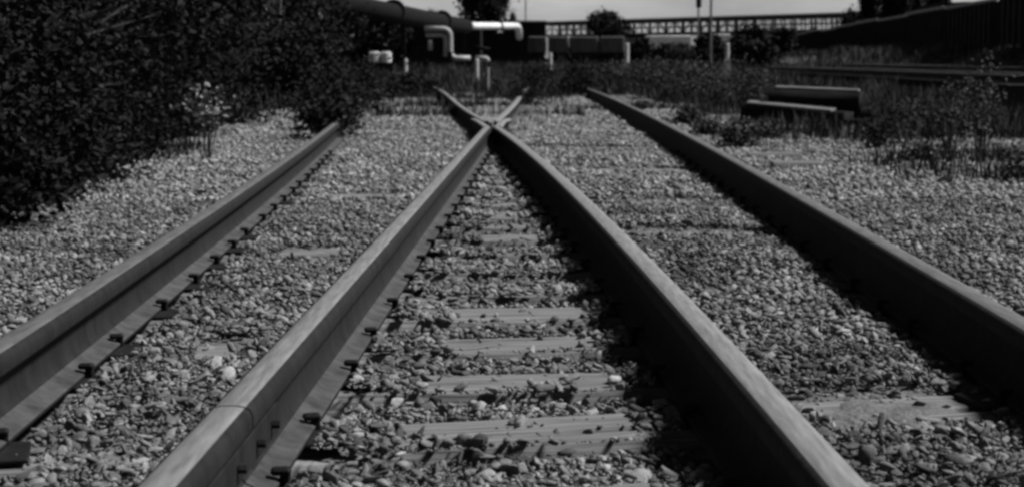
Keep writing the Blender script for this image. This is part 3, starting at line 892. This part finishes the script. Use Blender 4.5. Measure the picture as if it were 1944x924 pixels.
# grey box wagons in the centre distance
for px0, px1, lab in ((1003, 1037, 'left grey box wagon beside the dark shed'), (1041, 1078, 'second grey box wagon from the dark shed'), (1082, 1134, 'third grey box wagon, left of the bridge side tree'), (1138, 1184, 'rightmost grey box wagon, behind the tall concrete post')):
    Yd = 135; a_ = atd(px0, 70, Yd); b_ = atd(px1, 70, Yd); c_ = atd(px0, 100, Yd)
    W = b_.x - a_.x
    t = thing('box_wagon', lab, 'wagon', ((a_.x + b_.x) / 2, Yd, 0), 0, 'grey box wagons in the distance')
    m = MB(); m.box((0, 0, (a_.z + c_.z) / 2), (W, 2.4, a_.z - c_.z), 0, .08); m.build('body', M['car_grey'], t)
    m = MB(); m.box((0, -1.24, (a_.z + c_.z) / 2), (W * .3, .08, (a_.z - c_.z) * .86)); m.build('door', M['car_grey'], t)
    m = MB(); m.box((0, 0, c_.z - .12), (W * .96, 2.0, .2)); m.build('underframe', M['iron'], t)
    for s in (-.32, .32):
        for e in (-.8, .8):
            m = MB(); m.tube([(s * W, e - .06, .42), (s * W, e + .06, .42)], .4, 16); m.build('wheel', M['iron'], t)

# ------------------------------------------------------------------ truss bridge
P0 = atd(1030, 46, 425); P1 = atd(1175, 42, 404); P2 = atd(1700, 27, 328)
ztop = 9.4
def br(px, py): # point on the bridge plane line by px
    k = (px - 1030) / (1700 - 1030)
    # perspective-correct parameter along P0-P2
    a_, b_, _ = ray(px, 40)
    dx, dy = P2.x - P0.x, P2.y - P0.y
    s = (a_ / b_ * P0.y - P0.x) / (dx - a_ / b_ * dy)
    x, y = P0.x + dx * s, P0.y + dy * s
    z = HC + (ray(px, py)[2] / ray(px, py)[1]) * y
    return Vector((x, y, z))
t = thing('truss_bridge', 'long dark steel truss bridge crossing the background on the right', 'bridge')
L_, R_ = br(1035, 45), br(1760, 25)
zt = br(1400, 34).z; zb = br(1300, 64).z
L_.z = R_.z = zt; d = (R_ - L_).normalized(); Ltot = (R_ - L_).length
ang = math.atan2(d.y, d.x)
def beam(p, q, r_, name, m=M['bridge'], n=4): return MB().tube([p, q], r_, n).build(name, m, t)
for off in (0, 4.5):
    o2 = Vector((-d.y, d.x, 0)) * off
    beam(L_ + o2, R_ + o2, .42, 'top_chord')
    lo = Vector((0, 0, zb - zt))
    beam(L_ + o2 + lo, R_ + o2 + lo, .32, 'bottom_chord')
    beam(L_ + o2 + lo * .52, R_ + o2 + lo * .52, .10, 'mid_rail')
    n_ = int(Ltot / 2.9)
    m = MB()
    for k in range(n_ + 1):
        p = L_ + d * (Ltot * k / n_) + o2
        m.tube([p, p + lo], .17 if k % 2 else .26, 4)
        if k < n_:
            q = L_ + d * (Ltot * (k + 1) / n_) + o2
            if k % 2: m.tube([p, q + lo], .11, 4)
            else: m.tube([p + lo, q], .11, 4)
    m.build('lattice', M['bridge'], t)
m = MB()
c_ = (L_ + R_) / 2 + Vector((-d.y, d.x, 0)) * 2.25
m.box((c_.x, c_.y, zt - .5), (Ltot, 3.8, .2), ang); m.build('deck', M['bridge'], t)
for px in (1062, 1190, 1345, 1500, 1640):
    q = br(px, 50); m = MB(); m.box((q.x + 1, q.y + 2.2, zb / 2 - .3), (2.4, 5, zb), ang); m.build('pier', M['wall_dark'], t)

# masts
for px, yt, Yd, wpx, head, lab in ((1327, -80, 150, 4, 12, 'dim signal mast with a head near its top, left of the thicker mast'), (1352, -160, 120, 5, 0, 'thicker grey mast rising out of the picture in front of the bridge'), (998, -60, 160, 3, 0, 'thin faint mast right of the big dark tree')):
    p = atd(px, yt, Yd); t2 = thing('signal_mast' if head else 'lamp_mast', lab, 'mast', (p.x, Yd, -.1), 0)
    MB().tube([(0, 0, 0), (0, 0, p.z)], [wpx / 2 / F * Yd, wpx / 2 / F * Yd * .85], 12).build('pole', M['mast'], t2)
    if head:
        z = atd(px, 4, Yd).z
        MB().box((0, -.25, z), (.45, .3, .8), 0, .04).build('signal_head', M['iron'], t2)
    else:
        MB().box((0, -.5, p.z), (.3, 1.2, .15), 0, .04).build('lamp_arm', M['iron'], t2)

# ------------------------------------------------------------------ far trees
far = [ # px, width px, top y, depth, label
    (918, 100, -115, 170, 'big dark tree rising out of the picture behind the pipe'),
    (738, 100, 26, 84, 'low dark bush under the overhead pipe behind the drums'),
    (660, 110, 8, 86, 'dark bush under the start of the overhead pipe'),
    (772, 34, 6, 200, 'small faint tree at the left end of the sky'),
    (822, 42, 10, 200, 'small faint tree second from the left end of the sky'),
    (968, 30, 20, 165, 'small bush at the right foot of the big dark tree'),
    (1148, 92, 14, 190, 'round dark tree in front of the left end of the bridge'),
    (1205, 60, 60, 150, 'low dark bush right of the round tree under the bridge'),
    (1100, 50, 78, 180, 'low dark bush left of the round tree'),
    (1275, 80, 84, 140, 'low dark bush in front of the white building'),
    (1345, 60, 62, 150, 'dark bush behind the signal masts'),
    (1425, 100, 52, 105, 'dark tree right of the second concrete post'),
    (1478, 70, 50, 130, 'dark tree under the right half of the bridge'),
    (1620, 60, 14, 230, 'small dark tree at the right end of the bridge'),
    (1662, 56, -80, 170, 'narrow pointed dark tree above the wagons'),
    (1722, 100, -110, 160, 'tall dark tree above the wagons, left of the sky gap'),
    (1782, 66, -70, 165, 'tall dark tree right beside the sky gap above the wagons'),
]
for px, wpx, yt, Yd, lab in far:
    p = atd(px, yt, Yd); h = p.z + .1; r = wpx / 2 / F * Yd
    t3 = thing('tree' if h > 4 else 'bush', lab, 'tree' if h > 4 else 'bush', (p.x, Yd, -.1), 0, 'far trees and bushes')
    cl_ = 34; dd = rng.normal(size=(cl_, 3)); dd /= np.linalg.norm(dd, axis=1)[:, None]
    c_ = dd * (rng.uniform(.2, 1, cl_) ** .5)[:, None]
    c_[:, 2] = c_[:, 2] * .5 + .5
    c_ = c_ * [r * .85, r * .85, h * .88] + [0, 0, h * .04]
    n = 11000
    k = rng.integers(0, cl_, n)
    P = c_[k] + rng.normal(size=(n, 3)) * [r * .17, r * .17, max(h * .05, r * .12)]
    P[:, 2] = np.clip(P[:, 2], .05, None)
    V_, F_ = leaves(P, np.full(n, .16 + .10 * r))
    link_mesh('crown', np_mesh('crown', V_, F_), M['leaf_dark'], t3)
    mb = MB(); mb.tube([(0, 0, 0), (.1, 0, h * .4), (0, .1, h * .8)], [.05 * h, .035 * h, .012 * h], 8)
    for q in c_[:10]:
        z = max(.2, q[2] * .6); mb.tube([(0.05, 0, z * .8), tuple(q)], [.015 * h, .004 * h], 5)
    mb.build('trunk', M['bark'], t3)

# pale forked branch in front of the hedge, top left
t = thing('bare_branch', 'pale forked bare branch against the hedge near the top', 'branch', (0, 0, 0))
g2 = lambda px, py, Y: atd(px, py, Y)
b0 = Vector((-3.9, 17.7, .9))
MB().tube([b0, g2(508, 45, 16.6), g2(510, 30, 16.6), g2(520, 5, 16.5), g2(526, -20, 16.4)], [.016, .014, .012, .01, .006], 6).build('stem', M['twig'], t)
MB().tube([g2(511, 28, 16.6), g2(500, 8, 16.7), g2(490, -15, 16.7)], [.01, .008, .004], 6).build('twig', M['twig'], t)
MB().tube([g2(532, 45, 16.6) + Vector((-.6, .6, -.5)), g2(532, 45, 16.6), g2(533, 10, 16.6), g2(535, -20, 16.6)], [.008, .006, .006, .004], 6).build('twig', M['twig'], t)
